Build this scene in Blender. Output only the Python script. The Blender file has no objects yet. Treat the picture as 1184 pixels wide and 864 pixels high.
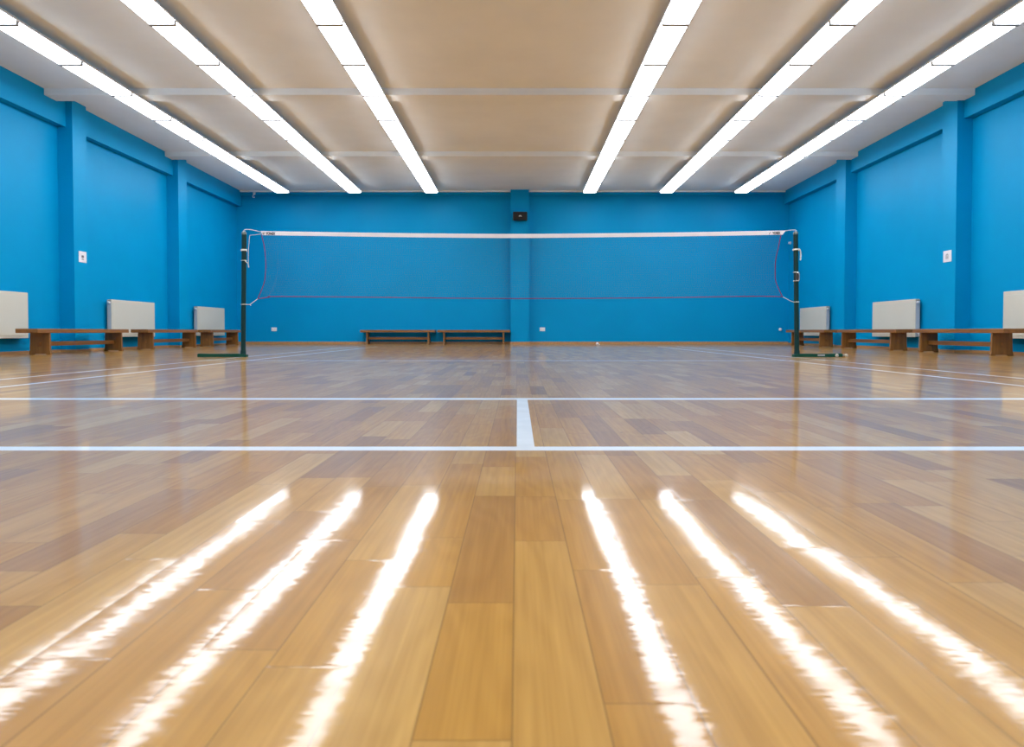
import bpy, bmesh, math, random
from mathutils import Vector, Matrix
random.seed(7)
C = bpy.context.scene.collection
D = bpy.data

# ------------------------------------------------------------------ helpers
def tag(o, label=None, cat=None, group=None, kind=None):
    if label: o['label'] = label
    if cat: o['category'] = cat
    if group: o['group'] = group
    if kind: o['kind'] = kind
    return o

def empty(name, loc, rz=0.0):
    o = D.objects.new(name, None)
    o.empty_display_size = 0.1
    o.location = loc
    o.rotation_euler = (0, 0, rz)
    C.objects.link(o)
    return o

def obj(name, bm, mat, parent=None, smooth=False, loc=None):
    bmesh.ops.recalc_face_normals(bm, faces=bm.faces)
    me = D.meshes.new(name)
    bm.to_mesh(me)
    bm.free()
    mats = mat if isinstance(mat, (list, tuple)) else [mat]
    for m in mats:
        me.materials.append(m)
    if smooth:
        for p in me.polygons:
            p.use_smooth = True
    o = D.objects.new(name, me)
    if loc: o.location = loc
    C.objects.link(o)
    if parent: o.parent = parent
    return o

def struct(name, bm, mat, parent=None):
    o = obj(name, bm, mat, parent)
    o['kind'] = 'structure'
    return o

def add_box(bm, lo, hi, bevel=0.0, seg=2, mi=0):
    x0, y0, z0 = lo
    x1, y1, z1 = hi
    vs = [bm.verts.new(p) for p in ((x0,y0,z0),(x1,y0,z0),(x1,y1,z0),(x0,y1,z0),
                                    (x0,y0,z1),(x1,y0,z1),(x1,y1,z1),(x0,y1,z1))]
    fs = [bm.faces.new([vs[i] for i in q]) for q in
          ((0,3,2,1),(4,5,6,7),(0,1,5,4),(1,2,6,5),(2,3,7,6),(3,0,4,7))]
    for f in fs: f.material_index = mi
    if bevel > 0:
        es = set(e for f in fs for e in f.edges)
        bmesh.ops.bevel(bm, geom=list(es), offset=bevel, segments=seg, affect='EDGES', profile=0.5)
    return fs

def box(lo, hi, bevel=0.0, seg=2):
    bm = bmesh.new()
    add_box(bm, lo, hi, bevel, seg)
    return bm

def add_tube(bm, pts, r, n=8, closed=False, caps=True, mi=0):
    """sweep a circle of radius r (or list of radii) along the points"""
    pts = [Vector(p) for p in pts]
    N = len(pts)
    rings = []
    ref = Vector((0, 0, 1))
    for i, p in enumerate(pts):
        if closed:
            t = (pts[(i+1) % N] - pts[i-1]).normalized()
        else:
            t = (pts[min(i+1, N-1)] - pts[max(i-1, 0)]).normalized()
        u = ref - t*ref.dot(t)
        if u.length < 0.05:
            u = Vector((0, 1, 0)) - t*t.y
        u.normalize()
        v = t.cross(u)
        rr = r[i] if isinstance(r, (list, tuple)) else r
        rings.append([bm.verts.new(p + (u*math.cos(2*math.pi*k/n) + v*math.sin(2*math.pi*k/n))*rr) for k in range(n)])
    M = N if closed else N-1
    for i in range(M):
        a, b = rings[i], rings[(i+1) % N]
        for k in range(n):
            f = bm.faces.new((a[k], a[(k+1) % n], b[(k+1) % n], b[k]))
            f.material_index = mi
    if caps and not closed:
        bm.faces.new(rings[0][::-1]); bm.faces.new(rings[-1])

def tube(pts, r, n=8, closed=False):
    bm = bmesh.new()
    add_tube(bm, pts, r, n, closed)
    return bm

def add_prism(bm, poly, axis, a0, a1):
    """extrude polygon (2-D points) along an axis: 'x' -> poly in (y,z), 'y' -> poly in (x,z)"""
    def P(p, a):
        return (a, p[0], p[1]) if axis == 'x' else (p[0], a, p[1]) if axis == 'y' else (p[0], p[1], a)
    A = [bm.verts.new(P(p, a0)) for p in poly]
    B = [bm.verts.new(P(p, a1)) for p in poly]
    bm.faces.new(A[::-1]); bm.faces.new(B)
    n = len(poly)
    for i in range(n):
        bm.faces.new((A[i], A[(i+1) % n], B[(i+1) % n], B[i]))

def smooth_path(pts, sub=6):
    """Catmull-Rom through the points"""
    P = [Vector(p) for p in pts]
    out = []
    for i in range(len(P)-1):
        p0 = P[max(i-1, 0)]; p1 = P[i]; p2 = P[i+1]; p3 = P[min(i+2, len(P)-1)]
        for s in range(sub):
            t = s/sub
            out.append(0.5*((2*p1) + (-p0+p2)*t + (2*p0-5*p1+4*p2-p3)*t*t + (-p0+3*p1-3*p2+p3)*t**3))
    out.append(P[-1])
    return out

# ------------------------------------------------------------------ materials
def new_mat(name):
    m = D.materials.new(name)
    m.use_nodes = True
    nt = m.node_tree
    return m, nt, nt.nodes['Principled BSDF']

class NB:
    """tiny node builder"""
    def __init__(s, nt): s.nt = nt
    def n(s, t, **kw):
        nd = s.nt.nodes.new(t)
        for k, v in kw.items(): setattr(nd, k, v)
        return nd
    def l(s, a, b): s.nt.links.new(a, b)
    def put(s, sock, v):
        if hasattr(v, 'is_output') or hasattr(v, 'links'): s.l(v, sock)
        else: sock.default_value = v
    def m(s, op, a, b=0.0, c=0.0):
        nd = s.n('ShaderNodeMath', operation=op)
        s.put(nd.inputs[0], a); s.put(nd.inputs[1], b); s.put(nd.inputs[2], c)
        return nd.outputs[0]
    def comb(s, x, y, z=0.0):
        nd = s.n('ShaderNodeCombineXYZ')
        s.put(nd.inputs[0], x); s.put(nd.inputs[1], y); s.put(nd.inputs[2], z)
        return nd.outputs[0]
    def mix(s, f, a, b, blend='MIX'):
        nd = s.n('ShaderNodeMix', data_type='RGBA', blend_type=blend)
        s.put(nd.inputs[0], f); s.put(nd.inputs[6], a); s.put(nd.inputs[7], b)
        return nd.outputs[2]
    def noise(s, vec, scale, detail=3.0, rough=0.55, dim='3D'):
        nd = s.n('ShaderNodeTexNoise', noise_dimensions=dim)
        s.put(nd.inputs['Vector'], vec)
        nd.inputs['Scale'].default_value = scale
        nd.inputs['Detail'].default_value = detail
        nd.inputs['Roughness'].default_value = rough
        return nd.outputs['Fac']
    def ramp(s, f, stops):
        nd = s.n('ShaderNodeValToRGB')
        s.put(nd.inputs[0], f)
        cr = nd.color_ramp
        while len(cr.elements) < len(stops): cr.elements.new(0.5)
        for e, (p, c) in zip(cr.elements, stops):
            e.position = p
            e.color = (*c, 1) if len(c) == 3 else c
        return nd.outputs[0]
    def bump(s, h, strength, dist, normal=None):
        nd = s.n('ShaderNodeBump')
        nd.inputs['Strength'].default_value = strength
        nd.inputs['Distance'].default_value = dist
        s.put(nd.inputs['Height'], h)
        if normal is not None: s.l(normal, nd.inputs['Normal'])
        return nd.outputs[0]

def plain(name, col, rough=0.5, metal=0.0, spec=0.5, var=0.04, scale=6.0):
    """painted / moulded surface with a faint procedural mottling"""
    m, nt, b = new_mat(name)
    k = NB(nt)
    tc = k.n('ShaderNodeTexCoord')
    f = k.noise(tc.outputs['Object'], scale, 3)
    lo = tuple(c*(1-var) for c in col); hi = tuple(min(1, c*(1+var)) for c in col)
    k.l(k.ramp(f, [(0.3, lo), (0.7, hi)]), b.inputs['Base Color'])
    b.inputs['Roughness'].default_value = rough
    b.inputs['Metallic'].default_value = metal
    b.inputs['Specular IOR Level'].default_value = spec
    return m

def paint(name, col, rough, bump=0.04):
    m = plain(name, col, rough, var=0.03, scale=1.3, spec=0.09)
    nt = m.node_tree; k = NB(nt)
    tc = k.n('ShaderNodeTexCoord')
    h = k.noise(tc.outputs['Object'], 60, 3)
    k.l(k.bump(h, bump, 0.003), nt.nodes['Principled BSDF'].inputs['Normal'])
    return m

def wood(name, c0, c1, rough=0.38, along='y'):
    m, nt, b = new_mat(name)
    k = NB(nt)
    tc = k.n('ShaderNodeTexCoord')
    mp = k.n('ShaderNodeMapping')
    k.l(tc.outputs['Object'], mp.inputs[0])
    sc = {'y': (26, 1.6, 26), 'z': (26, 26, 2.0)}[along]
    mp.inputs['Scale'].default_value = sc
    f = k.noise(mp.outputs[0], 1.0, 5, 0.6)
    k.l(k.ramp(f, [(0.25, c0), (0.5, tuple((a+q)/2 for a, q in zip(c0, c1))), (0.75, c1)]), b.inputs['Base Color'])
    b.inputs['Roughness'].default_value = rough
    k.l(k.bump(f, 0.15, 0.002), b.inputs['Normal'])
    return m

BLUE = (0.0, 0.275, 0.55)
M_wall = paint('blue_wall_paint', BLUE, 0.42)
M_ceil = paint('ceiling_plaster', (0.80, 0.84, 0.86), 0.8)
M_white = plain('white_trim_paint', (0.78, 0.77, 0.75), 0.5)
M_rad = plain('radiator_enamel', (0.60, 0.575, 0.49), 0.38, var=0.012, scale=2.0)
M_radside = plain('radiator_side_enamel', (0.50, 0.51, 0.53), 0.4)
M_raddark = plain('radiator_gap_grey', (0.05, 0.05, 0.055), 0.6)
M_chrome = plain('brushed_chrome', (0.62, 0.62, 0.6), 0.28, metal=1.0)
M_bench = wood('bench_wood', (0.17, 0.066, 0.014), (0.32, 0.135, 0.028))
M_benchleg = wood('bench_support_wood', (0.15, 0.062, 0.013), (0.30, 0.135, 0.028), along='z')
M_base = wood('baseboard_wood', (0.36, 0.18, 0.07), (0.50, 0.27, 0.11))
M_green = plain('green_post_enamel', (0.001, 0.030, 0.028), 0.45, spec=0.3)
M_greenb = plain('green_base_enamel', (0.002, 0.06, 0.034), 0.45, spec=0.3)
M_tape = plain('white_net_tape', (0.80, 0.77, 0.78), 0.75)
M_cord = plain('white_cord', (0.78, 0.77, 0.72), 0.8)
M_red = plain('crimson_net_cord', (0.17, 0.008, 0.075), 0.7)
M_mesh = plain('net_thread', (0.12, 0.14, 0.18), 0.8)
M_black = plain('black_plastic', (0.008, 0.008, 0.009), 0.45)
M_ink = plain('black_ink', (0.02, 0.02, 0.03), 0.6)
M_silver = plain('silver_badge', (0.55, 0.55, 0.52), 0.35, metal=0.6)
M_plastic = plain('white_plastic', (0.78, 0.78, 0.78), 0.4)
M_wheel = plain('cream_wheel_nylon', (0.55, 0.50, 0.40), 0.6)
M_paper = plain('white_sign_card', (0.72, 0.70, 0.74), 0.6)
M_grey = plain('grey_print', (0.12, 0.11, 0.13), 0.7)
M_capm = plain('dull_cap_metal', (0.20, 0.22, 0.20), 0.5, metal=0.7)
M_cork = plain('pale_cork', (0.70, 0.62, 0.48), 0.8)
M_housing = plain('light_housing_white', (0.72, 0.72, 0.72), 0.5)

M_joint = plain('light_joint_grey', (0.30, 0.30, 0.30), 0.6)

# lamp diffuser: it gives off the light of the hall
M_lamp, nt, b = new_mat('lit_diffuser')
k = NB(nt)
b.inputs['Base Color'].default_value = (0.9, 0.9, 0.9, 1)
b.inputs['Emission Color'].default_value = (0.91, 0.975, 1.06, 1)
b.inputs['Emission Strength'].default_value = 11.0

# ------------------------------------------------------------------ floor material (strip parquet, court lines, lacquer)
def floor_material():
    m, nt, b = new_mat('lacquered_parquet')
    k = NB(nt)
    tc = k.n('ShaderNodeTexCoord')
    sp = k.n('ShaderNodeSeparateXYZ')
    k.l(tc.outputs['Object'], sp.inputs[0])
    X, Y = sp.outputs[0], sp.outputs[1]
    W, L = 0.070, 0.40
    u = k.m('DIVIDE', k.m('ADD', X, 0.0036), W)
    row = k.m('FLOOR', u)
    fu = k.m('FRACT', u)
    def white(a, bb):
        nd = k.n('ShaderNodeTexWhiteNoise', noise_dimensions='2D')
        k.l(k.comb(a, bb), nd.inputs['Vector'])
        return nd.outputs['Value'], nd.outputs['Color']
    rv, _ = white(row, 3.7)
    v = k.m('ADD', k.m('DIVIDE', Y, L), k.m('MULTIPLY', rv, 9.37))
    cell = k.m('FLOOR', v)
    fv = k.m('FRACT', v)
    jit = k.m('MULTIPLY', white(row, k.m('ADD', cell, 0.31))[0], 0.55)
    before = k.m('LESS_THAN', fv, jit)
    pid = k.m('SUBTRACT', cell, before)
    pv, pc = white(k.m('ADD', row, 0.13), k.m('ADD', pid, 0.77))
    ps = k.n('ShaderNodeSeparateColor'); k.l(pc, ps.inputs[0])
    # joints
    du = k.m('MULTIPLY', k.m('MINIMUM', fu, k.m('SUBTRACT', 1.0, fu)), W)
    dv = k.m('MULTIPLY', k.m('ABSOLUTE', k.m('SUBTRACT', fv, jit)), L)
    joint = k.m('LESS_THAN', k.m('MINIMUM', du, dv), 0.0007)
    # grain, shifted per plank
    gx = k.m('ADD', X, k.m('MULTIPLY', ps.outputs[0], 13.0))
    gy = k.m('ADD', Y, k.m('MULTIPLY', ps.outputs[1], 17.0))
    g1 = k.noise(k.comb(k.m('MULTIPLY', gx, 130), k.m('MULTIPLY', gy, 2.6), ps.outputs[2]), 1.0, 3, 0.6)
    g2 = k.noise(k.comb(k.m('MULTIPLY', gx, 9), k.m('MULTIPLY', gy, 1.6), ps.outputs[0]), 1.0, 2, 0.5)
    rings = k.m('SINE', k.m('MULTIPLY', g2, 70.0))
    grain = k.m('ADD', k.m('MULTIPLY', g1, 0.75), k.m('MULTIPLY', rings, 0.055))
    base = k.ramp(pv, [(0.0, (0.37, 0.180, 0.050)), (0.22, (0.46, 0.224, 0.048)), (0.5, (0.51, 0.252, 0.046)),
                       (0.78, (0.54, 0.285, 0.066)), (1.0, (0.58, 0.335, 0.10))])
    dark = k.mix(1.0, base, (0.62, 0.54, 0.46, 1), 'MULTIPLY')
    gf = k.n('ShaderNodeMapRange'); k.l(grain, gf.inputs[0])
    gf.inputs[1].default_value = 0.22; gf.inputs[2].default_value = 0.56
    gf.inputs[3].default_value = 1.0; gf.inputs[4].default_value = 0.0
    col = k.mix(k.m('MULTIPLY', gf.outputs[0], 0.55), base, dark)
    # small dark knots
    kn = k.n('ShaderNodeTexVoronoi'); kn.inputs['Scale'].default_value = 1.0
    k.l(k.comb(k.m('MULTIPLY', X, 9.0), k.m('MULTIPLY', Y, 3.0)), kn.inputs['Vector'])
    knot = k.m('LESS_THAN', kn.outputs['Distance'], 0.035)
    col = k.mix(k.m('MULTIPLY', knot, 0.45), col, (0.10, 0.045, 0.02, 1))
    col = k.mix(k.m('MULTIPLY', joint, 0.55), col, (0.10, 0.05, 0.02, 1))
    # painted court lines
    def between(a, lo, hi):
        return k.m('MULTIPLY', k.m('GREATER_THAN', a, lo), k.m('LESS_THAN', a, hi))
    def rect(x0, x1, y0, y1):
        return k.m('MULTIPLY', between(X, x0, x1), between(Y, y0, y1))
    rects = [(-3.09, 3.09, 1.756, 1.815), (-3.09, 3.09, 3.065, 3.145), (-3.09, 3.09, 7.18, 7.24),
             (-0.001, 0.043, 1.78, 3.10),
             (-3.09, -3.05, 1.756, 14.2), (3.05, 3.09, 1.756, 14.2),
             (-2.67, -2.63, 1.756, 13.9), (2.63, 2.67, 1.756, 13.9)]
    mask = None
    for r in rects:
        q = rect(*r)
        mask = q if mask is None else k.m('MAXIMUM', mask, q)
    wear = k.noise(tc.outputs['Object'], 9.0, 4)
    lc = k.ramp(wear, [(0.3, (0.74, 0.75, 0.76)), (0.7, (0.84, 0.85, 0.86))])
    col = k.mix(mask, col, lc)
    k.l(col, b.inputs['Base Color'])
    b.inputs['Roughness'].default_value = 0.42
    b.inputs['Specular IOR Level'].default_value = 0.0
    # lacquer
    b.inputs['Coat Weight'].default_value = 1.0
    b.inputs['Coat IOR'].default_value = 1.42
    sm = k.noise(tc.outputs['Object'], 5.0, 4)
    rr = k.n('ShaderNodeMapRange'); k.l(sm, rr.inputs[0])
    rr.inputs[1].default_value = 0.3; rr.inputs[2].default_value = 0.7
    rr.inputs[3].default_value = 0.055; rr.inputs[4].default_value = 0.073
    k.l(rr.outputs[0], b.inputs['Coat Roughness'])
    # gentle unevenness of the lacquer as an analytic normal: strips slightly tilted and cupped, brushed finish, eased end joints
    def centred(v, amp):
        return k.m('MULTIPLY', k.m('SUBTRACT', v, 0.5), amp)
    def nz3(sx, sy, detail=2.0):
        nd = k.n('ShaderNodeTexNoise'); nd.inputs['Scale'].default_value = 1.0
        nd.inputs['Detail'].default_value = detail
        k.l(k.comb(k.m('MULTIPLY', X, sx), k.m('MULTIPLY', Y, sy), ps.outputs[2]), nd.inputs['Vector'])
        se = k.n('ShaderNodeSeparateColor'); k.l(nd.outputs['Color'], se.inputs[0])
        return se.outputs
    wav = nz3(18, 5); brush = nz3(45, 300, 3)
    tx = k.m('ADD', centred(ps.outputs[2], 0.010), k.m('MULTIPLY', k.m('SUBTRACT', fu, 0.5), 0.004))
    tx = k.m('ADD', tx, k.m('ADD', centred(wav[0], 0.020), centred(brush[0], 0.040)))
    ty = k.m('ADD', centred(ps.outputs[1], 0.004), k.m('ADD', centred(wav[1], 0.008), centred(brush[1], 0.016)))
    ease = k.n('ShaderNodeMapRange'); k.l(dv, ease.inputs[0])
    ease.inputs[1].default_value = 0.0; ease.inputs[2].default_value = 0.004
    ease.inputs[3].default_value = 1.0; ease.inputs[4].default_value = 0.0
    tx = k.m('ADD', tx, k.m('MULTIPLY', ease.outputs[0], centred(nz3(30, 400)[2], 0.36)))
    vn = k.n('ShaderNodeVectorMath', operation='NORMALIZE')
    k.l(k.comb(tx, ty, 1.0), vn.inputs[0])
    k.l(vn.outputs[0], b.inputs['Coat Normal'])
    # the lacquer is worn dull in a fine mottling: part of the surface has only a satin sheen
    b2 = k.n('ShaderNodeBsdfPrincipled')
    k.l(col, b2.inputs['Base Color'])
    b2.inputs['Roughness'].default_value = 0.28
    b2.inputs['Specular IOR Level'].default_value = 0.28
    mx = k.n('ShaderNodeMixShader')
    mx.inputs[0].default_value = 0.33
    k.l(b.outputs[0], mx.inputs[1]); k.l(b2.outputs[0], mx.inputs[2])
    k.l(mx.outputs[0], nt.nodes['Material Output'].inputs['Surface'])
    return m
M_floor = floor_material()

# ------------------------------------------------------------------ the hall
XL, XR, YB, YF = -6.359, 6.157, 16.71, -3.0     # inner faces of the walls
PIL, BM_ = 0.21, 0.12                            # pilaster and side-beam depth
def zc(y): return 3.46 + 0.0045*(YB - y)         # underside of the ceiling
T = 0.2

struct('floor', box((XL-T, YF-T, -0.15), (XR+T, YB+T, 0)), M_floor)
bm = bmesh.new()
add_prism(bm, [(YF-T, zc(YF-T)), (YB+T, zc(YB+T)), (YB+T, 3.75), (YF-T, 3.75)], 'x', XL-T, XR+T)
struct('ceiling', bm, M_ceil)

def wall_x(name, x0, x1):
    bm = bmesh.new()
    add_prism(bm, [(YF, 0), (YB, 0), (YB, zc(YB)), (YF, zc(YF))], 'x', x0, x1)
    struct(name, bm, M_wall)
wall_x('wall_left', XL-T, XL)
wall_x('wall_right', XR, XR+T)
struct('wall_back', box((XL-T, YB, 0), (XR+T, YB+T, zc(YB+T))), M_wall)
struct('wall_front', box((XL-T, YF-T, 0), (XR+T, YF, zc(YF))), M_wall)

n = 0
def trim(bm, mat):
    global n
    n += 1
    return struct('trim_%d' % n, bm, mat)

pil_l = [(10.23, 10.56), (13.40, 13.75), (7.06, 7.39), (3.89, 4.22), (0.72, 1.05)]
pil_r = [(10.00, 10.35), (13.38, 13.77), (6.85, 7.18), (3.68, 4.01), (0.51, 0.84)]
def prism_x(y0, y1, z0, x0, x1, dz=0):
    bm = bmesh.new()
    add_prism(bm, [(y0, z0), (y1, z0), (y1, zc(y1)-dz), (y0, zc(y0)-dz)], 'x', x0, x1)
    return bm
for y0, y1 in pil_l: trim(prism_x(y0, y1, 0, XL, XL+PIL), M_wall)
for y0, y1 in pil_r: trim(prism_x(y0, y1, 0, XR-PIL, XR), M_wall)
trim(box((-0.147, YB-0.2, 0), (0.265, YB, zc(YB-0.2))), M_wall)       # pilaster on the far wall
def runs(pil):
    ps = sorted(pil); y = YF; out = []
    for a, c in ps:
        out.append((y, a)); y = c
    out.append((y, YB))
    return out
for y0, y1 in runs(pil_l): trim(prism_x(y0, y1, 3.115, XL, XL+BM_), M_wall)
for y0, y1 in runs(pil_r): trim(prism_x(y0, y1, 3.165, XR-BM_, XR), M_wall)
trim(box((XL+BM_, YB-0.05, 3.365), (-0.147, YB, zc(YB)-0.03)), M_wall)     # shallow beam on the far wall
trim(box((0.265, YB-0.05, 3.365), (XR-BM_, YB, zc(YB)-0.03)), M_wall)
trim(box((XL+BM_, YB-0.10, zc(YB)-0.03), (-0.147, YB, zc(YB))), M_ceil)    # pale cornice
trim(box((0.265, YB-0.10, zc(YB)-0.03), (XR-BM_, YB, zc(YB))), M_ceil)
for y0 in (9.77, 13.10, 6.6, 3.4, 0.2):                                        # ceiling ribs
    y1 = y0 + 0.26
    bm = bmesh.new()
    add_prism(bm, [(y0, zc(y0)-0.085), (y1, zc(y0)-0.085), (y1, zc(y1)), (y0, zc(y0))], 'x', XL+BM_, XR-BM_)
    trim(bm, M_ceil)

# wooden baseboards, wrapped round the pilasters
def bb_side(name, xw, sgn, pil):
    bm = bmesh.new(); t = 0.015; h = 0.035
    for y0, y1 in runs(pil):
        add_box(bm, (min(xw, xw+sgn*t), y0, 0), (max(xw, xw+sgn*t), y1, h))
    for y0, y1 in pil:
        xp = xw+sgn*PIL
        add_box(bm, (min(xp, xp+sgn*t), y0-t, 0), (max(xp, xp+sgn*t), y1+t, h))
        for ya, yb in ((y0-t, y0), (y1, y1+t)):
            add_box(bm, (min(xw+sgn*t, xp), ya, 0), (max(xw+sgn*t, xp), yb, h))
    struct(name, bm, M_base)
bb_side('baseboard_left', XL, 1, pil_l)
bb_side('baseboard_right', XR, -1, pil_r)
bm = bmesh.new()
add_box(bm, (XL+0.015, YB-0.015, 0), (-0.147, YB, 0.055))
add_box(bm, (0.265, YB-0.015, 0), (XR-0.015, YB, 0.055))
add_box(bm, (-0.162, YB-0.215, 0), (0.280, YB-0.2, 0.055))
add_box(bm, (-0.162, YB-0.2, 0), (-0.147, YB-0.015, 0.055))
add_box(bm, (0.265, YB-0.2, 0), (0.280, YB-0.015, 0.055))
struct('baseboard_back', bm, M_base)

# ------------------------------------------------------------------ the six lines of light
PITCH, NP, YE = 1.083, 17, 16.05
def light_line(x, label):
    zb = 3.30
    sl = 0.0045
    def z(y): return zb + sl*(YE - y)
    root = tag(empty('ceiling_light', (x, YE, zb)), label, 'ceiling light', 'lines of ceiling lights')
    ya = -NP*PITCH
    bm = bmesh.new()                                    # sheet-metal body, a shallow tray with sloping flanks
    def zz(yl): return -sl*yl
    sec = [(-0.142, 0.030), (0.142, 0.030), (0.142, 0.038), (0.110, 0.076), (-0.110, 0.076), (-0.142, 0.038)]
    A = [bm.verts.new((p, 0.012, q+zz(0.012))) for p, q in sec]
    B = [bm.verts.new((p, ya-0.012, q+zz(ya))) for p, q in sec]
    bm.faces.new(A); bm.faces.new(B[::-1])
    for i in range(6): bm.faces.new((A[i], A[(i+1) % 6], B[(i+1) % 6], B[i]))
    for y0_, y1_ in ((-0.006, 0.012), (ya-0.012, ya+0.006)):      # end plates close the diffuser off
        add_box(bm, (-0.140, y0_, zz((y0_+y1_)/2)-0.001), (0.140, y1_, zz((y0_+y1_)/2)+0.031))
    obj('housing', bm, M_housing, root)
    for i in range(NP):
        y1 = -i*PITCH - 0.025; y0 = -(i+1)*PITCH + 0.025
        bm = bmesh.new()
        sec = [(-0.130, 0.006), (-0.124, 0.0), (0.124, 0.0), (0.130, 0.006), (0.130, 0.0305), (-0.130, 0.0305)]
        A = [bm.verts.new((p, y1, q+zz(y1))) for p, q in sec]
        B = [bm.verts.new((p, y0, q+zz(y0))) for p, q in sec]
        bm.faces.new(A); bm.faces.new(B[::-1])
        for j in range(6): bm.faces.new((A[j], A[(j+1) % 6], B[(j+1) % 6], B[j]))
        obj('diffuser', bm, M_lamp, root)
        if i < NP-1:
            bm = bmesh.new()
            add_box(bm, (-0.131, y0-0.0498, zz(y0)-0.012), (0.131, y0-0.0002, zz(y0)+0.03), 0.003)
            obj('joint_strip', bm, M_joint, root)
    for i in range(0, NP, 2):
        yl = -(i+0.45)*PITCH
        top = zc(YE+yl) - zb
        bm = bmesh.new()
        add_box(bm, (-0.03, yl-0.02, 0.0755+zz(yl)), (0.03, yl+0.02, top))
        add_box(bm, (-0.06, yl-0.03, top-0.006), (0.06, yl+0.03, top))
        obj('hanger', bm, M_housing, root)
light_line(-5.10, 'bright white ceiling light line nearest the left wall')
light_line(-3.53, 'bright white ceiling light line second from the left wall')
light_line(-1.865, 'bright white ceiling light line third from the left wall, just left of centre')
light_line(1.575, 'bright white ceiling light line third from the right wall, just right of centre')
light_line(3.24, 'bright white ceiling light line second from the right wall')
light_line(4.865, 'bright white ceiling light line nearest the right wall')

# ------------------------------------------------------------------ radiators (built in local space: y along the wall, +x into the room)
def radiator(name_loc, length, side, label):
    """origin on the wall at floor level, at the end nearest the camera"""
    root = empty('radiator', name_loc, 0)
    tag(root, label, 'radiator', 'radiators along the side walls')
    s = side                                           # +1 left wall, -1 right wall
    L = length; z0, z1 = 0.20, 0.785
    def bx(bm, x0, x1, y0, y1, za, zb, bev=0.0):
        add_box(bm, (min(s*x0, s*x1), y0, za), (max(s*x0, s*x1), y1, zb), bev)
    bm = bmesh.new()                                   # front plate with a pressed border
    bx(bm, 0.098, 0.108, 0.0, L, z0, z1-0.004, 0.004)
    bx(bm, 0.106, 0.111, 0.035, L-0.035, z0+0.035, z1-0.05, 0.004)
    obj('front_panel', bm, M_rad, root)
    bm = bmesh.new(); bx(bm, 0.030, 0.042, 0.012, L-0.012, z0+0.01, z1-0.012, 0.003)
    obj('back_panel', bm, M_rad, root)
    bm = bmesh.new(); bx(bm, 0.045, 0.095, 0.03, L-0.03, z0+0.03, z1-0.03)
    obj('convector', bm, M_raddark, root)
    for y0, y1 in ((0.0, 0.012), (L-0.012, L)):
        bm = bmesh.new(); bx(bm, 0.043, 0.0975, y0, y1, z0+0.006, z1-0.035, 0.003)
        obj('side_cover', bm, M_radside, root)
    bm = bmesh.new()                                   # slotted top
    bx(bm, 0.043, 0.05, 0.013, L-0.013, z1-0.012, z1-0.004); bx(bm, 0.09, 0.0975, 0.013, L-0.013, z1-0.012, z1-0.004)
    ns = int(L/0.03)
    for i in range(ns):
        y = 0.013 + (L-0.04)*i/(ns-1)
        bx(bm, 0.05, 0.09, y, y+0.014, z1-0.011, z1-0.005)
    obj('top_grille', bm, M_rad, root)
    for y in (0.2, L-0.2):
        bm = bmesh.new(); bx(bm, 0.001, 0.030, y, y+0.03, z0+0.08, z1-0.08)
        obj('wall_bracket', bm, M_radside, root)
    # thermostat valve at the near end, top; plug; feed pipe at the near end down to the floor
    zt = z1-0.018
    bm = bmesh.new()
    add_tube(bm, [(s*0.070, 0.028, zt-0.035), (s*0.070, -0.012, zt-0.035), (s*0.070, -0.03, zt-0.035)], [0.010, 0.011, 0.012], 10)
    vb = obj('valve', bm, M_chrome, root, True)
    bm = bmesh.new()
    add_tube(bm, [(s*0.070, -0.03, zt-0.035), (s*0.073, -0.034, zt-0.035), (s*0.100, -0.034, zt-0.035), (s*0.104, -0.034, zt-0.035)], [0.014, 0.019, 0.018, 0.012], 12)
    obj('valve_head', bm, M_plastic, vb, True)
    for yy, xx in ((-0.045, 0.07), (-0.085, 0.05)):
        path = [(s*xx, 0.004, z0+0.05), (s*xx, yy+0.02, z0+0.05), (s*xx, yy, z0+0.03), (s*xx, yy, 0.0)]
        obj('pipe', tube(smooth_path(path, 4), 0.009, 10), M_chrome, root, True)
    return root

radiator((XL, 8.06, 0), 1.347, 1, 'cream panel radiator at the left picture edge, nearest the camera on the left wall')
radiator((XL, 11.34, 0), 1.350, 1, 'cream panel radiator between the two left wall pilasters')
radiator((XL, 14.39, 0), 1.328, 1, 'cream panel radiator in the far left corner, behind the left net post')
radiator((XR, 7.81, 0), 1.350, -1, 'cream panel radiator at the right picture edge, nearest the camera on the right wall')
radiator((XR, 11.18, 0), 1.350, -1, 'cream panel radiator between the two right wall pilasters')
radiator((XR, 14.41, 0), 1.330, -1, 'cream panel radiator in the far right corner, behind the right net post')

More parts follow.
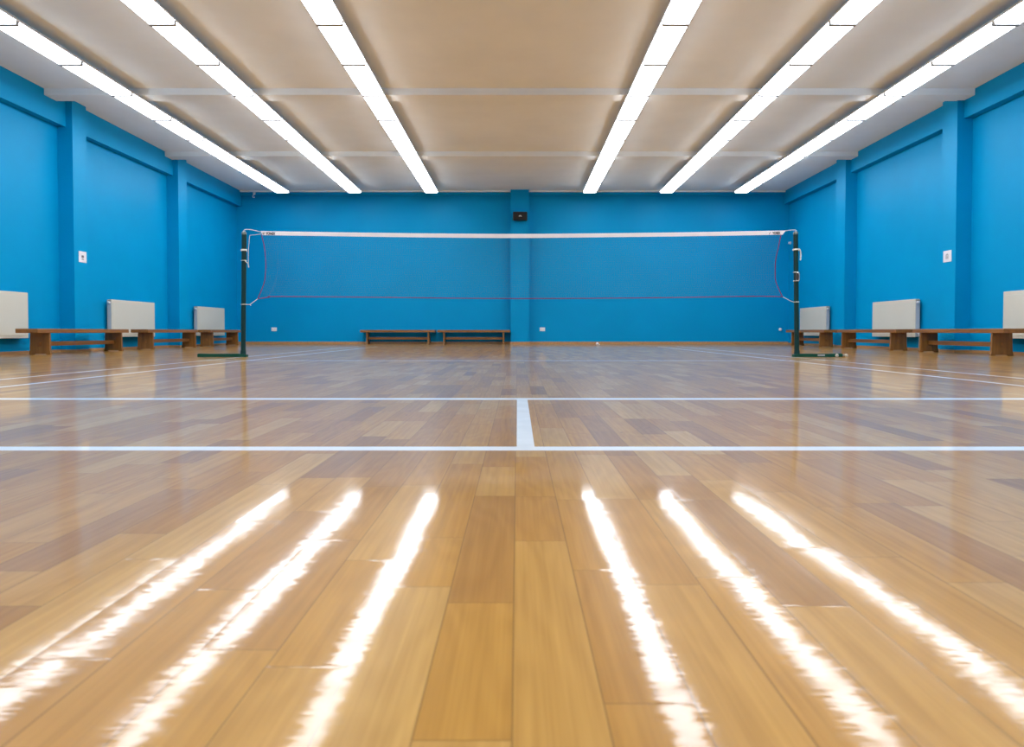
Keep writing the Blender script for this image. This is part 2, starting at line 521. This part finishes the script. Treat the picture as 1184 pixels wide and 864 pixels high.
# ------------------------------------------------------------------ gymnastic benches
def bench(x, y, length, side, label, near, far, rz=0.0, hook=None, group='long wooden gym benches'):
    """local y = length; local x>0 towards the room for side=+1. origin at the middle of the near end on the floor"""
    root = tag(empty('gym_bench', (x, y, 0), rz), label, 'bench', group)
    W = 0.27; H = 0.320; t = 0.052
    bm = bmesh.new()
    add_box(bm, (-W/2, 0, H-t), (W/2, length, H), 0.006)
    obj('seat', bm, M_bench, root)
    def support(yc):
        bm = bmesh.new()
        poly = [(-0.132, 0), (-0.085, 0), (-0.075, 0.012), (0.075, 0.012), (0.085, 0), (0.132, 0), (0.131, 0.02),
                (0.122, 0.05), (0.116, H-t+0.001), (-0.116, H-t+0.001), (-0.122, 0.05), (-0.131, 0.02)]
        add_prism(bm, poly, 'y', yc-0.017, yc+0.017)
        obj('support', bm, M_benchleg, root)
    support(near); support(length-far)
    bm = bmesh.new()
    add_box(bm, (-0.016, near-0.03, 0.105), (0.016, length-far+0.03, 0.160), 0.003)
    obj('stretcher', bm, M_bench, root)
    if hook:
        yh = length if hook > 0 else 0.0
        bm = bmesh.new()
        for xx in (-0.07, 0.07):
            a, c = sorted((yh, yh+hook*0.004))
            add_box(bm, (xx-0.022, a, H-t+0.004), (xx+0.022, c, H-0.004))
            a, c = sorted((yh+hook*0.004, yh+hook*0.02))
            add_box(bm, (xx-0.022, a, H-0.014), (xx+0.022, c, H-0.008))
        obj('hook', bm, M_silver, root)
    return root

BLX = -5.76 - 0.135
bench(BLX, 8.83, 2.08, 1, 'long brown wooden bench nearest the camera beside the left wall', 0.26, 0.17, hook=1)
bench(BLX, 11.47, 1.80, 1, 'brown wooden bench second along the left wall, in front of the middle left radiator', 0.20, 0.06)
bench(-5.83-0.135, 13.98, 1.53, 1, 'short brown wooden bench in the far left corner beside the left net post', 0.16, 0.12)
BRX = 5.56 + 0.135
bench(BRX, 8.405, 1.94, 1, 'long brown wooden bench nearest the camera beside the right wall', 0.24, 0.17, hook=1)
bench(BRX, 10.79, 2.00, 1, 'brown wooden bench second along the right wall, in front of the middle right radiator', 0.20, 0.16)
bench(BRX, 13.32, 1.90, 1, 'brown wooden bench in the far right corner behind the right net post', 0.24, 0.28)
bench(-3.509, 16.545, 1.673, 1, 'brown wooden bench against the far wall, left of the pair', 0.15, 0.15, rz=-math.pi/2)
bench(-1.788, 16.545, 1.630, 1, 'brown wooden bench against the far wall, touching the blue centre pilaster', 0.15, 0.15, rz=-math.pi/2)

# ------------------------------------------------------------------ badminton posts
YN = 8.25
KN = YN/8.81
def nz(x, z): return (x*KN, YN, 0.285 + (z-0.285)*KN)
def post(x, lean, side, label):
    """side -1: base runs outward to the left, +1 to the right"""
    root = tag(empty('net_post', (x, YN, 0)), label, 'net post', 'badminton net posts')
    H = nz(0, 1.478)[2]
    r = 0.026
    bm = bmesh.new()
    add_tube(bm, [(0, 0, 0.030), (lean, 0, H-0.03)], r, 16)
    obj('pole', bm, M_green, root, False)
    bm = bmesh.new()
    add_tube(bm, [(lean, 0, H-0.032), (lean, 0, H-0.010), (lean, 0, H)], [r+0.0008, r+0.0008, r-0.010], 16)
    cap = obj('cap', bm, M_capm, root, False)
    bm = bmesh.new()                                   # groove wheel in the cap that the cord runs over
    add_tube(bm, [(lean, -0.008, H+0.004), (lean, 0.008, H+0.004)], 0.011, 14)
    obj('cord_pulley', bm, M_chrome, cap)
    # base: tapered heavy bar with a sole plate
    L = 0.50
    bm = bmesh.new()
    poly = [(-side*0.042, 0.0), (-side*0.042, 0.028), (side*0.04, 0.038), (side*(L-0.16), 0.036), (side*(L-0.02), 0.040), (side*L, 0.034), (side*L, 0.0)]
    add_prism(bm, poly, 'y', -0.035, 0.035)
    obj('base', bm, M_greenb, root)
    bm = bmesh.new()
    add_tube(bm, [(0, 0, 0.030), (0, 0, 0.075)], [r+0.006, r+0.003], 16)
    obj('socket_collar', bm, M_green, root)
    return root, H
lp, HP = post(-3.076, 0.022, -1, 'dark green net post on the left side of the court, base bar pointing left')
rp, HP = post(3.140, -0.025, 1, 'dark green net post on the right side of the court, base bar pointing right')
# transport wheels and tensioner of the right post
for xx in (0.43, 0.535):
    bm = bmesh.new()
    add_tube(bm, [(xx, -0.058, 0.018), (xx, -0.053, 0.018), (xx, -0.043, 0.018), (xx, -0.038, 0.018)], [0.013, 0.018, 0.018, 0.013], 16)
    wh = obj('wheel', bm, M_wheel, rp)
    obj('axle', tube([(xx, -0.064, 0.018), (xx, 0.034 if xx < 0.5 else -0.03, 0.018)], 0.006, 8), M_chrome, wh)
bm = bmesh.new(); add_box(bm, (0.485, -0.034, 0.008), (0.55, -0.022, 0.03), 0.003)
obj('wheel_bracket', bm, M_chrome, rp)
bm = bmesh.new(); add_box(bm, (0.22, -0.0365, 0.012), (0.30, -0.035, 0.030))
obj('base_plate_label', bm, M_silver, rp)
def lx(z): return 0 + (-0.025)*(z-0.03)/(HP-0.06)
za, zb = nz(0, 0.89)[2], nz(0, 0.993)[2]
bm = bmesh.new()
add_box(bm, (lx(za)-0.018, -0.040, za), (lx(zb)+0.018, -0.024, zb), 0.003)
tn = obj('tensioner', bm, M_raddark, rp)
bm = bmesh.new()
add_tube(bm, smooth_path([(lx(za)-0.02, -0.046, za+0.004), (lx(za)+0.012, -0.05, za+0.006), (lx(za)+0.014, -0.05, zb-0.02), (lx(zb)-0.008, -0.046, zb-0.004)], 5), 0.0055, 8)
obj('tensioner_lever', bm, M_chrome, tn, True)
for zz_ in (za, zb):
    ring = [(lx(zz_)+0.029*math.cos(t_*math.pi/8), 0.029*math.sin(t_*math.pi/8), zz_) for t_ in range(16)]
    obj('clamp', tube(ring, 0.005, 6, True), M_chrome, tn, True)

# ------------------------------------------------------------------ the net
net = tag(empty('badminton_net', (0, YN, 0)), 'badminton net with white top tape and thin crimson edge cords strung between the green posts', 'net')
def loc(p): v = nz(*p); return (v[0], 0.0, v[2])
top = [(-3.062, 1.485), (-2.045, 1.469), (-1.012, 1.457), (0.021, 1.451), (1.054, 1.459), (2.086, 1.471), (3.207, 1.492)]
bot = [(-3.042, 1.437), (-2.045, 1.422), (-1.012, 1.409), (0.021, 1.403), (1.054, 1.412), (2.087, 1.424), (3.169, 1.442)]
tp = smooth_path([loc(p) for p in top], 8); bp = smooth_path([loc(p) for p in bot], 8)
bm = bmesh.new()
rows = []
for a, c in zip(tp, bp):                              # folded tape: a flat loop 8 mm thick at the top
    o_ = Vector((0, 0.004, 0)); q = Vector((0, 0.0025, 0))
    rows.append([bm.verts.new(v) for v in (a-o_*0.7+Vector((0, 0, -0.002)), a, a+o_*0.7+Vector((0, 0, -0.002)), c+q, c-q)])
for i in range(len(rows)-1):
    for j in range(5):
        bm.faces.new((rows[i][j], rows[i][(j+1) % 5], rows[i+1][(j+1) % 5], rows[i+1][j]))
bm.faces.new(rows[0]); bm.faces.new(rows[-1][::-1])
tape = obj('top_tape', bm, M_tape, net)

# lettering printed on both ends of the tape
def lettering(text, x0, x1, zmid, h, slope):
    cu = D.curves.new('tape_text', 'FONT')
    cu.body = text; cu.size = 1.0; cu.extrude = 0.0
    cu.offset = 0.045
    tmp = D.objects.new('tmp_text', cu)
    C.objects.link(tmp)
    dg = bpy.context.evaluated_depsgraph_get()
    me = D.meshes.new_from_object(tmp.evaluated_get(dg))
    D.objects.remove(tmp)
    xs = [v.co.x for v in me.vertices]; ys = [v.co.y for v in me.vertices]
    for v in me.vertices:
        u = (v.co.x-min(xs))/(max(xs)-min(xs)); w = (v.co.y-min(ys))/(max(ys)-min(ys))
        X = x0+(x1-x0)*u
        v.co = Vector((X, -0.0052, zmid + slope*(X-(x0+x1)/2) + (w-0.5)*h))
    me.materials.clear(); me.materials.append(M_ink)
    o = D.objects.new('lettering', me); C.objects.link(o); o.parent = tape
    return o
lettering('YONEX', -3.001*KN, -2.886*KN, loc((0, 1.4545))[2], 0.031, -0.012)
lettering('YONEX', 3.047*KN, 3.142*KN, loc((0, 1.461))[2], 0.031, 0.018)
def mark(x, z, lean):
    bm = bmesh.new()
    add_prism(bm, [(x-0.008-lean, z-0.013), (x-0.002-lean, z-0.013), (x+0.004+lean, z+0.013), (x-0.002+lean, z+0.013)], 'y', -0.0056, -0.0050)
    obj('printed_mark', bm, M_ink, tape)
mark(-3.022*KN, loc((0, 1.456))[2], 0.0); mark(-3.032*KN, loc((0, 1.456))[2], -0.003)
mark(3.016*KN, loc((0, 1.457))[2], 0.004)

left = smooth_path([loc(p) for p in [(-3.053, 1.437), (-3.023, 1.303), (-3.008, 1.148), (-3.01, 0.993), (-3.031, 0.859), (-3.105, 0.678)]], 8)
right = smooth_path([loc(p) for p in [(3.151, 1.442), (3.121, 1.292), (3.091, 1.148), (3.085, 1.024), (3.095, 0.88), (3.175, 0.701)]], 8)
bottom = smooth_path([loc(p) for p in [(-3.105, 0.678), (-3.043, 0.685), (-2.96, 0.698), (-2.857, 0.704), (-1.532, 0.694), (-0.083, 0.68),
                                       (1.573, 0.689), (2.608, 0.704), (2.919, 0.707), (3.074, 0.704), (3.175, 0.701)]], 8)
for pts in (left, right, bottom):
    obj('edge_cord', tube(pts, 0.0050, 6), M_red, net, True)

# the netting: real threads on a 19 mm grid, stretched between tape and edge cords
def resample(pts, n):
    d = [0.0]
    for a, c in zip(pts, pts[1:]): d.append(d[-1]+(c-a).length)
    out = []; j = 0
    for i in range(n+1):
        s = d[-1]*i/n
        while j < len(d)-2 and d[j+1] < s: j += 1
        f = (s-d[j])/max(1e-9, d[j+1]-d[j])
        out.append(pts[j].lerp(pts[j+1], min(1, f)))
    return out
NU, NV = 300, 38
Tp = resample([v for v in bp], NU); Bp = resample(bottom, NU); Lp = resample(left, NV); Rp = resample(right, NV)
def patch(i, j):
    u = i/NU; v = j/NV
    return (Tp[i]*(1-v) + Bp[i]*v + Lp[j]*(1-u) + Rp[j]*u
            - (Tp[0]*(1-u)*(1-v) + Tp[NU]*u*(1-v) + Bp[0]*(1-u)*v + Bp[NU]*u*v))
bm = bmesh.new()
for i in range(1, NU):
    add_tube(bm, [patch(i, j) for j in range(0, NV+1, 2)], 0.00045, 3, caps=False)
for j in range(1, NV):
    add_tube(bm, [patch(i, j) for i in range(0, NU+1, 4)], 0.00045, 3, caps=False)
obj('netting', bm, M_mesh, net)

# cords that tie the net to the posts
def cord(pts, r=0.004, name='tie_cord'):
    return obj(name, tube(smooth_path(pts, 6), r, 6), M_cord, net, True)
PLx, PRx = -3.076, 3.140
def plx(z): return PLx + 0.022*(z-0.03)/(HP-0.06)
def prx(z): return PRx - 0.025*(z-0.03)/(HP-0.06)
def loop(xc, z, r=0.0005+0.026, th=0.003, turns=1, name='cord_wrap'):
    ring = [(xc+(r+th)*math.cos(t_*math.pi/8), (r+th)*math.sin(t_*math.pi/8), z + th*1.6*t_/16) for t_ in range(16*turns+1)]
    return obj(name, tube(ring, th, 6), M_cord, net, True)
ztop = HP + 0.022
cord([(plx(HP), 0, ztop), (-3.181*KN, 0, ztop+0.001), loc((-3.060, 1.473))], 0.0030)
cord([loc((-3.060, 1.452)), loc((-3.12, 1.442)), loc((-3.182, 1.436)), loc((-3.196, 1.421)), loc((-3.203, 1.354)), loc((-3.212, 1.251)), loc((-3.214, 1.117)), loc((-3.214, 1.055))], 0.0026)
z = loc((0, 1.246))[2]; loop(plx(z), z, th=0.0052, turns=2)
z = loc((0, 1.130))[2]; loop(plx(z), z, th=0.003)
cord([(plx(z)+0.02, -0.028, z+0.006), (plx(z)+0.036, -0.03, z-0.015), (plx(z)+0.052, -0.02, z-0.03), (plx(z)+0.058, -0.012, z-0.075)], 0.0045)
z = loc((0, 0.606))[2]; loop(plx(z), z, th=0.003)
cord([loc((-3.105, 0.678)), loc((-3.168, 0.632)), loc((-3.199, 0.611)), (plx(z)+0.03, -0.004, z+0.004)], 0.0030)
cord([loc((-3.199, 0.613)), loc((-3.193, 0.602)), loc((-3.186, 0.596))], 0.0030)
cord([loc((3.202, 1.488)), loc((3.26, 1.497)), (prx(HP), 0, ztop)], 0.0030)
z = loc((0, 1.254))[2]; loop(prx(z), z, th=0.005, turns=2)
cord([(prx(z)+0.028, -0.012, z+0.018), (prx(z)+0.043, -0.014, z), (prx(z)+0.050, -0.012, z-0.05), (prx(z)+0.047, -0.012, z-0.112)], 0.0075)
z = loc((0, 0.634))[2]; loop(prx(z), z, th=0.003)
cord([loc((3.175, 0.701)), loc((3.21, 0.685)), loc((3.27, 0.652)), (prx(z)-0.026, -0.012, z+0.003)], 0.0030)

# ------------------------------------------------------------------ small things on the walls
# loudspeaker on the centre pilaster
YS = YB-0.2
sp = tag(empty('loudspeaker', (0.066, YS, 2.75)), 'black wall loudspeaker with a small pale badge, high on the centre pilaster', 'speaker')
bm = bmesh.new()
add_box(bm, (-0.160, -0.19, 0.0), (0.160, -0.03, 0.19), 0.022, 3)
obj('cabinet', bm, M_black, sp)
bm = bmesh.new(); add_box(bm, (-0.145, -0.196, 0.014), (0.145, -0.189, 0.176), 0.003)
gr = obj('grille', bm, plain('speaker_grille_cloth', (0.010, 0.008, 0.007), 0.8), sp)
bm = bmesh.new()
add_prism(bm, [(-0.030, 0.082), (-0.012, 0.076), (0.004, 0.088), (0.030, 0.072), (0.032, 0.09), (0.016, 0.104), (-0.008, 0.108), (-0.026, 0.098)], 'y', -0.199, -0.196)
obj('badge', bm, M_silver, gr)
bm = bmesh.new(); add_box(bm, (-0.05, -0.031, 0.05), (0.05, 0.0, 0.14), 0.004)
obj('bracket', bm, M_black, sp)

def socket(x, label):
    r_ = tag(empty('wall_socket', (x, YB, 0.295)), label, 'socket', 'white double sockets on the far wall')
    bm = bmesh.new(); add_box(bm, (-0.06, -0.012, 0), (0.06, 0, 0.083), 0.003)
    obj('plate', bm, M_plastic, r_)
    for xx in (-0.029, 0.029):
        bm = bmesh.new()
        add_box(bm, (xx-0.026, -0.017, 0.015), (xx+0.026, -0.0115, 0.068), 0.004)
        s_ = obj('outlet', bm, M_plastic, r_)
        bm = bmesh.new()
        for q in (-0.0095, 0.0095):
            add_tube(bm, [(xx+q, -0.0178, 0.0415), (xx+q, -0.0165, 0.0415)], 0.0028, 8)
        obj('pin_hole', bm, M_ink, s_)
socket(-5.522, 'white double socket low on the far wall, near the left net post')
socket(0.572, 'white double socket low on the far wall, just right of the centre pilaster')

def sign(x, y0, y1, z0, z1, s, label, kind):
    r_ = tag(empty('wall_sign', (x, (y0+y1)/2, z0)), label, 'sign')
    w = (y1-y0)/2; h = z1-z0
    def bx(bm, x0, x1, ya, yb, za, zb, bev=0):
        add_box(bm, (min(s*x0, s*x1), ya, za), (max(s*x0, s*x1), yb, zb), bev)
    bm = bmesh.new(); bx(bm, 0, 0.006, -w, w, 0, h, 0.002)
    cd = obj('card', bm, M_paper, r_)
    bm = bmesh.new()
    a = 0.0062; c = 0.0072
    if kind == 'mark':
        bx(bm, a, c, -0.030, 0.022, h*0.42, h*0.62)
        bx(bm, a, c, -0.020, -0.008, h*0.62, h*0.66); bx(bm, a, c, 0.004, 0.014, h*0.62, h*0.66)
        bx(bm, a, c, -0.026, -0.006, h*0.24, h*0.33); bx(bm, a, c, 0.000, 0.018, h*0.24, h*0.33)
    else:
        y_a, y_b = -0.026, 0.030
        for q in ((y_a, y_b, h*0.62, h*0.66), (y_a, y_b, h*0.28, h*0.32)):
            bx(bm, a, c, *q)
        for q in (y_a, y_b-0.007):
            bx(bm, a, c, q, q+0.007, h*0.28, h*0.66)
        bx(bm, a, c, -0.008, 0.012, h*0.38, h*0.46); bx(bm, a, c, -0.006, 0.014, h*0.50, h*0.57)
        bx(bm, a, c, -0.010, 0.014, h*0.68, h*0.72)
    obj('print', bm, M_grey, cd)
sign(XL+PIL, 10.335, 10.515, 1.262, 1.418, 1, 'small white sign with a dark print on the nearest left wall pilaster', 'mark')
sign(XR-PIL, 10.090, 10.280, 1.247, 1.403, -1, 'small white sign with a framed print on the nearest right wall pilaster', 'frame')

# hook under the cornice in the far left corner
hk = tag(empty('ceiling_hook', (-5.93, YB-0.05, 3.40)), 'small white curled hook at the top of the far wall, near the left corner', 'hook')
bm = bmesh.new(); add_box(bm, (-0.028, -0.012, -0.030), (0.028, 0.0, 0.028), 0.004)
obj('plate', bm, M_plastic, hk)
pts = [(0.0, -0.010, 0.005), (0.006, -0.03, 0.008), (0.024, -0.045, -0.005), (0.018, -0.05, -0.034), (-0.012, -0.05, -0.058), (-0.018, -0.05, -0.082), (0.004, -0.05, -0.098), (0.030, -0.05, -0.090)]
obj('curl', tube(smooth_path(pts, 6), 0.010, 8), M_plastic, hk, True)

def knob(loc_, axis, label):
    r_ = tag(empty('wall_peg', loc_), label, 'peg')
    ax = Vector(axis)
    P = lambda d: ax*d
    bm = bmesh.new(); add_tube(bm, [P(0), P(0.006), P(0.008)], [0.034, 0.034, 0.028], 16)
    obj('rose', bm, M_plastic, r_)
    bm = bmesh.new(); add_tube(bm, [P(0.007), P(0.02), P(0.026), P(0.038), P(0.046)], [0.013, 0.013, 0.026, 0.029, 0.018], 16)
    obj('head', bm, M_plastic, r_, True)
knob((5.974, YB, 0.334), (0, -1, 0), 'tiny white round peg low on the far wall, by the right corner bench')
knob((XR, 16.61, 2.282), (-1, 0, 0), 'tiny white round peg high in the right corner beside the right net post top')

# shuttlecocks lying on the far floor
def shuttle(x, y, rz, label):
    r_ = tag(empty('shuttlecock', (x, y, 0.0), rz), label, 'shuttlecock')
    tiltm = Matrix.Translation((0, 0, 0.0135)) @ Matrix.Rotation(math.radians(-12.5), 4, 'Y')
    bm = bmesh.new()
    prof = [(-0.013, 0.004), (-0.011, 0.009), (-0.006, 0.0125), (0.0, 0.0132), (0.012, 0.0128), (0.013, 0.006)]
    add_tube(bm, [(a, 0, 0) for a, _ in prof], [q for _, q in prof], 14)
    bm.transform(tiltm)
    obj('cork', bm, M_cork, r_, True)
    bm = bmesh.new()
    for i in range(16):
        a0 = 2*math.pi*i/16; a1 = a0 + 2*math.pi/16*1.1
        vs = []
        for t_ in (0.0, 0.35, 0.75, 1.0):
            rr = 0.0115 + (0.033-0.0115)*t_
            xx = 0.012 + 0.062*t_
            half = (a1-a0)*0.5*(0.3+0.7*min(1, t_*1.6)) if t_ < 1 else (a1-a0)*0.28
            am = (a0+a1)/2
            vs.append((xx, rr, am-half, am+half))
        for A, B in zip(vs, vs[1:]):
            q = [bm.verts.new((A[0], A[1]*math.cos(A[2]), A[1]*math.sin(A[2]))), bm.verts.new((A[0], (A[1]+0.0012)*math.cos(A[3]), (A[1]+0.0012)*math.sin(A[3]))),
                 bm.verts.new((B[0], (B[1]+0.0012)*math.cos(B[3]), (B[1]+0.0012)*math.sin(B[3]))), bm.verts.new((B[0], B[1]*math.cos(B[2]), B[1]*math.sin(B[2])))]
            bm.faces.new(q)
    bm.transform(tiltm)
    obj('feathers', bm, M_tape, r_)
shuttle(1.714, 15.35, 2.2, 'tiny white shuttlecock lying on the far floor right of the centre pilaster')

# ------------------------------------------------------------------ camera
H_CAM = 0.285; F_PX = 850.0
pitch = math.atan(20.0/F_PX)
cam = D.cameras.new('camera')
cam.sensor_fit = 'HORIZONTAL'
cam.sensor_width = 36.0
cam.lens = 36.0*F_PX/1184.0
cam.shift_x = -(598.0-592.0)/1184.0
cam.shift_y = -(432.0-403.5)/1184.0
cam.clip_start = 0.02
cam.dof.use_dof = True
cam.dof.focus_distance = 4.5
cam.dof.aperture_fstop = 9.0
co = D.objects.new('camera', cam)
co.location = (0, 0, H_CAM)
co.rotation_euler = (math.pi/2 - pitch, 0, 0)
C.objects.link(co)
bpy.context.scene.camera = co

# ------------------------------------------------------------------ world and colour management
sc = bpy.context.scene
sc.cycles.use_adaptive_sampling = False
w = D.worlds.new('hall_world'); sc.world = w
w.use_nodes = True
w.node_tree.nodes['Background'].inputs[0].default_value = (0, 0, 0, 1)
sc.view_settings.view_transform = 'Standard'
sc.view_settings.look = 'None'
sc.view_settings.gamma = 1.0
sc.view_settings.use_curve_mapping = False
sc.view_settings.exposure = 0.20
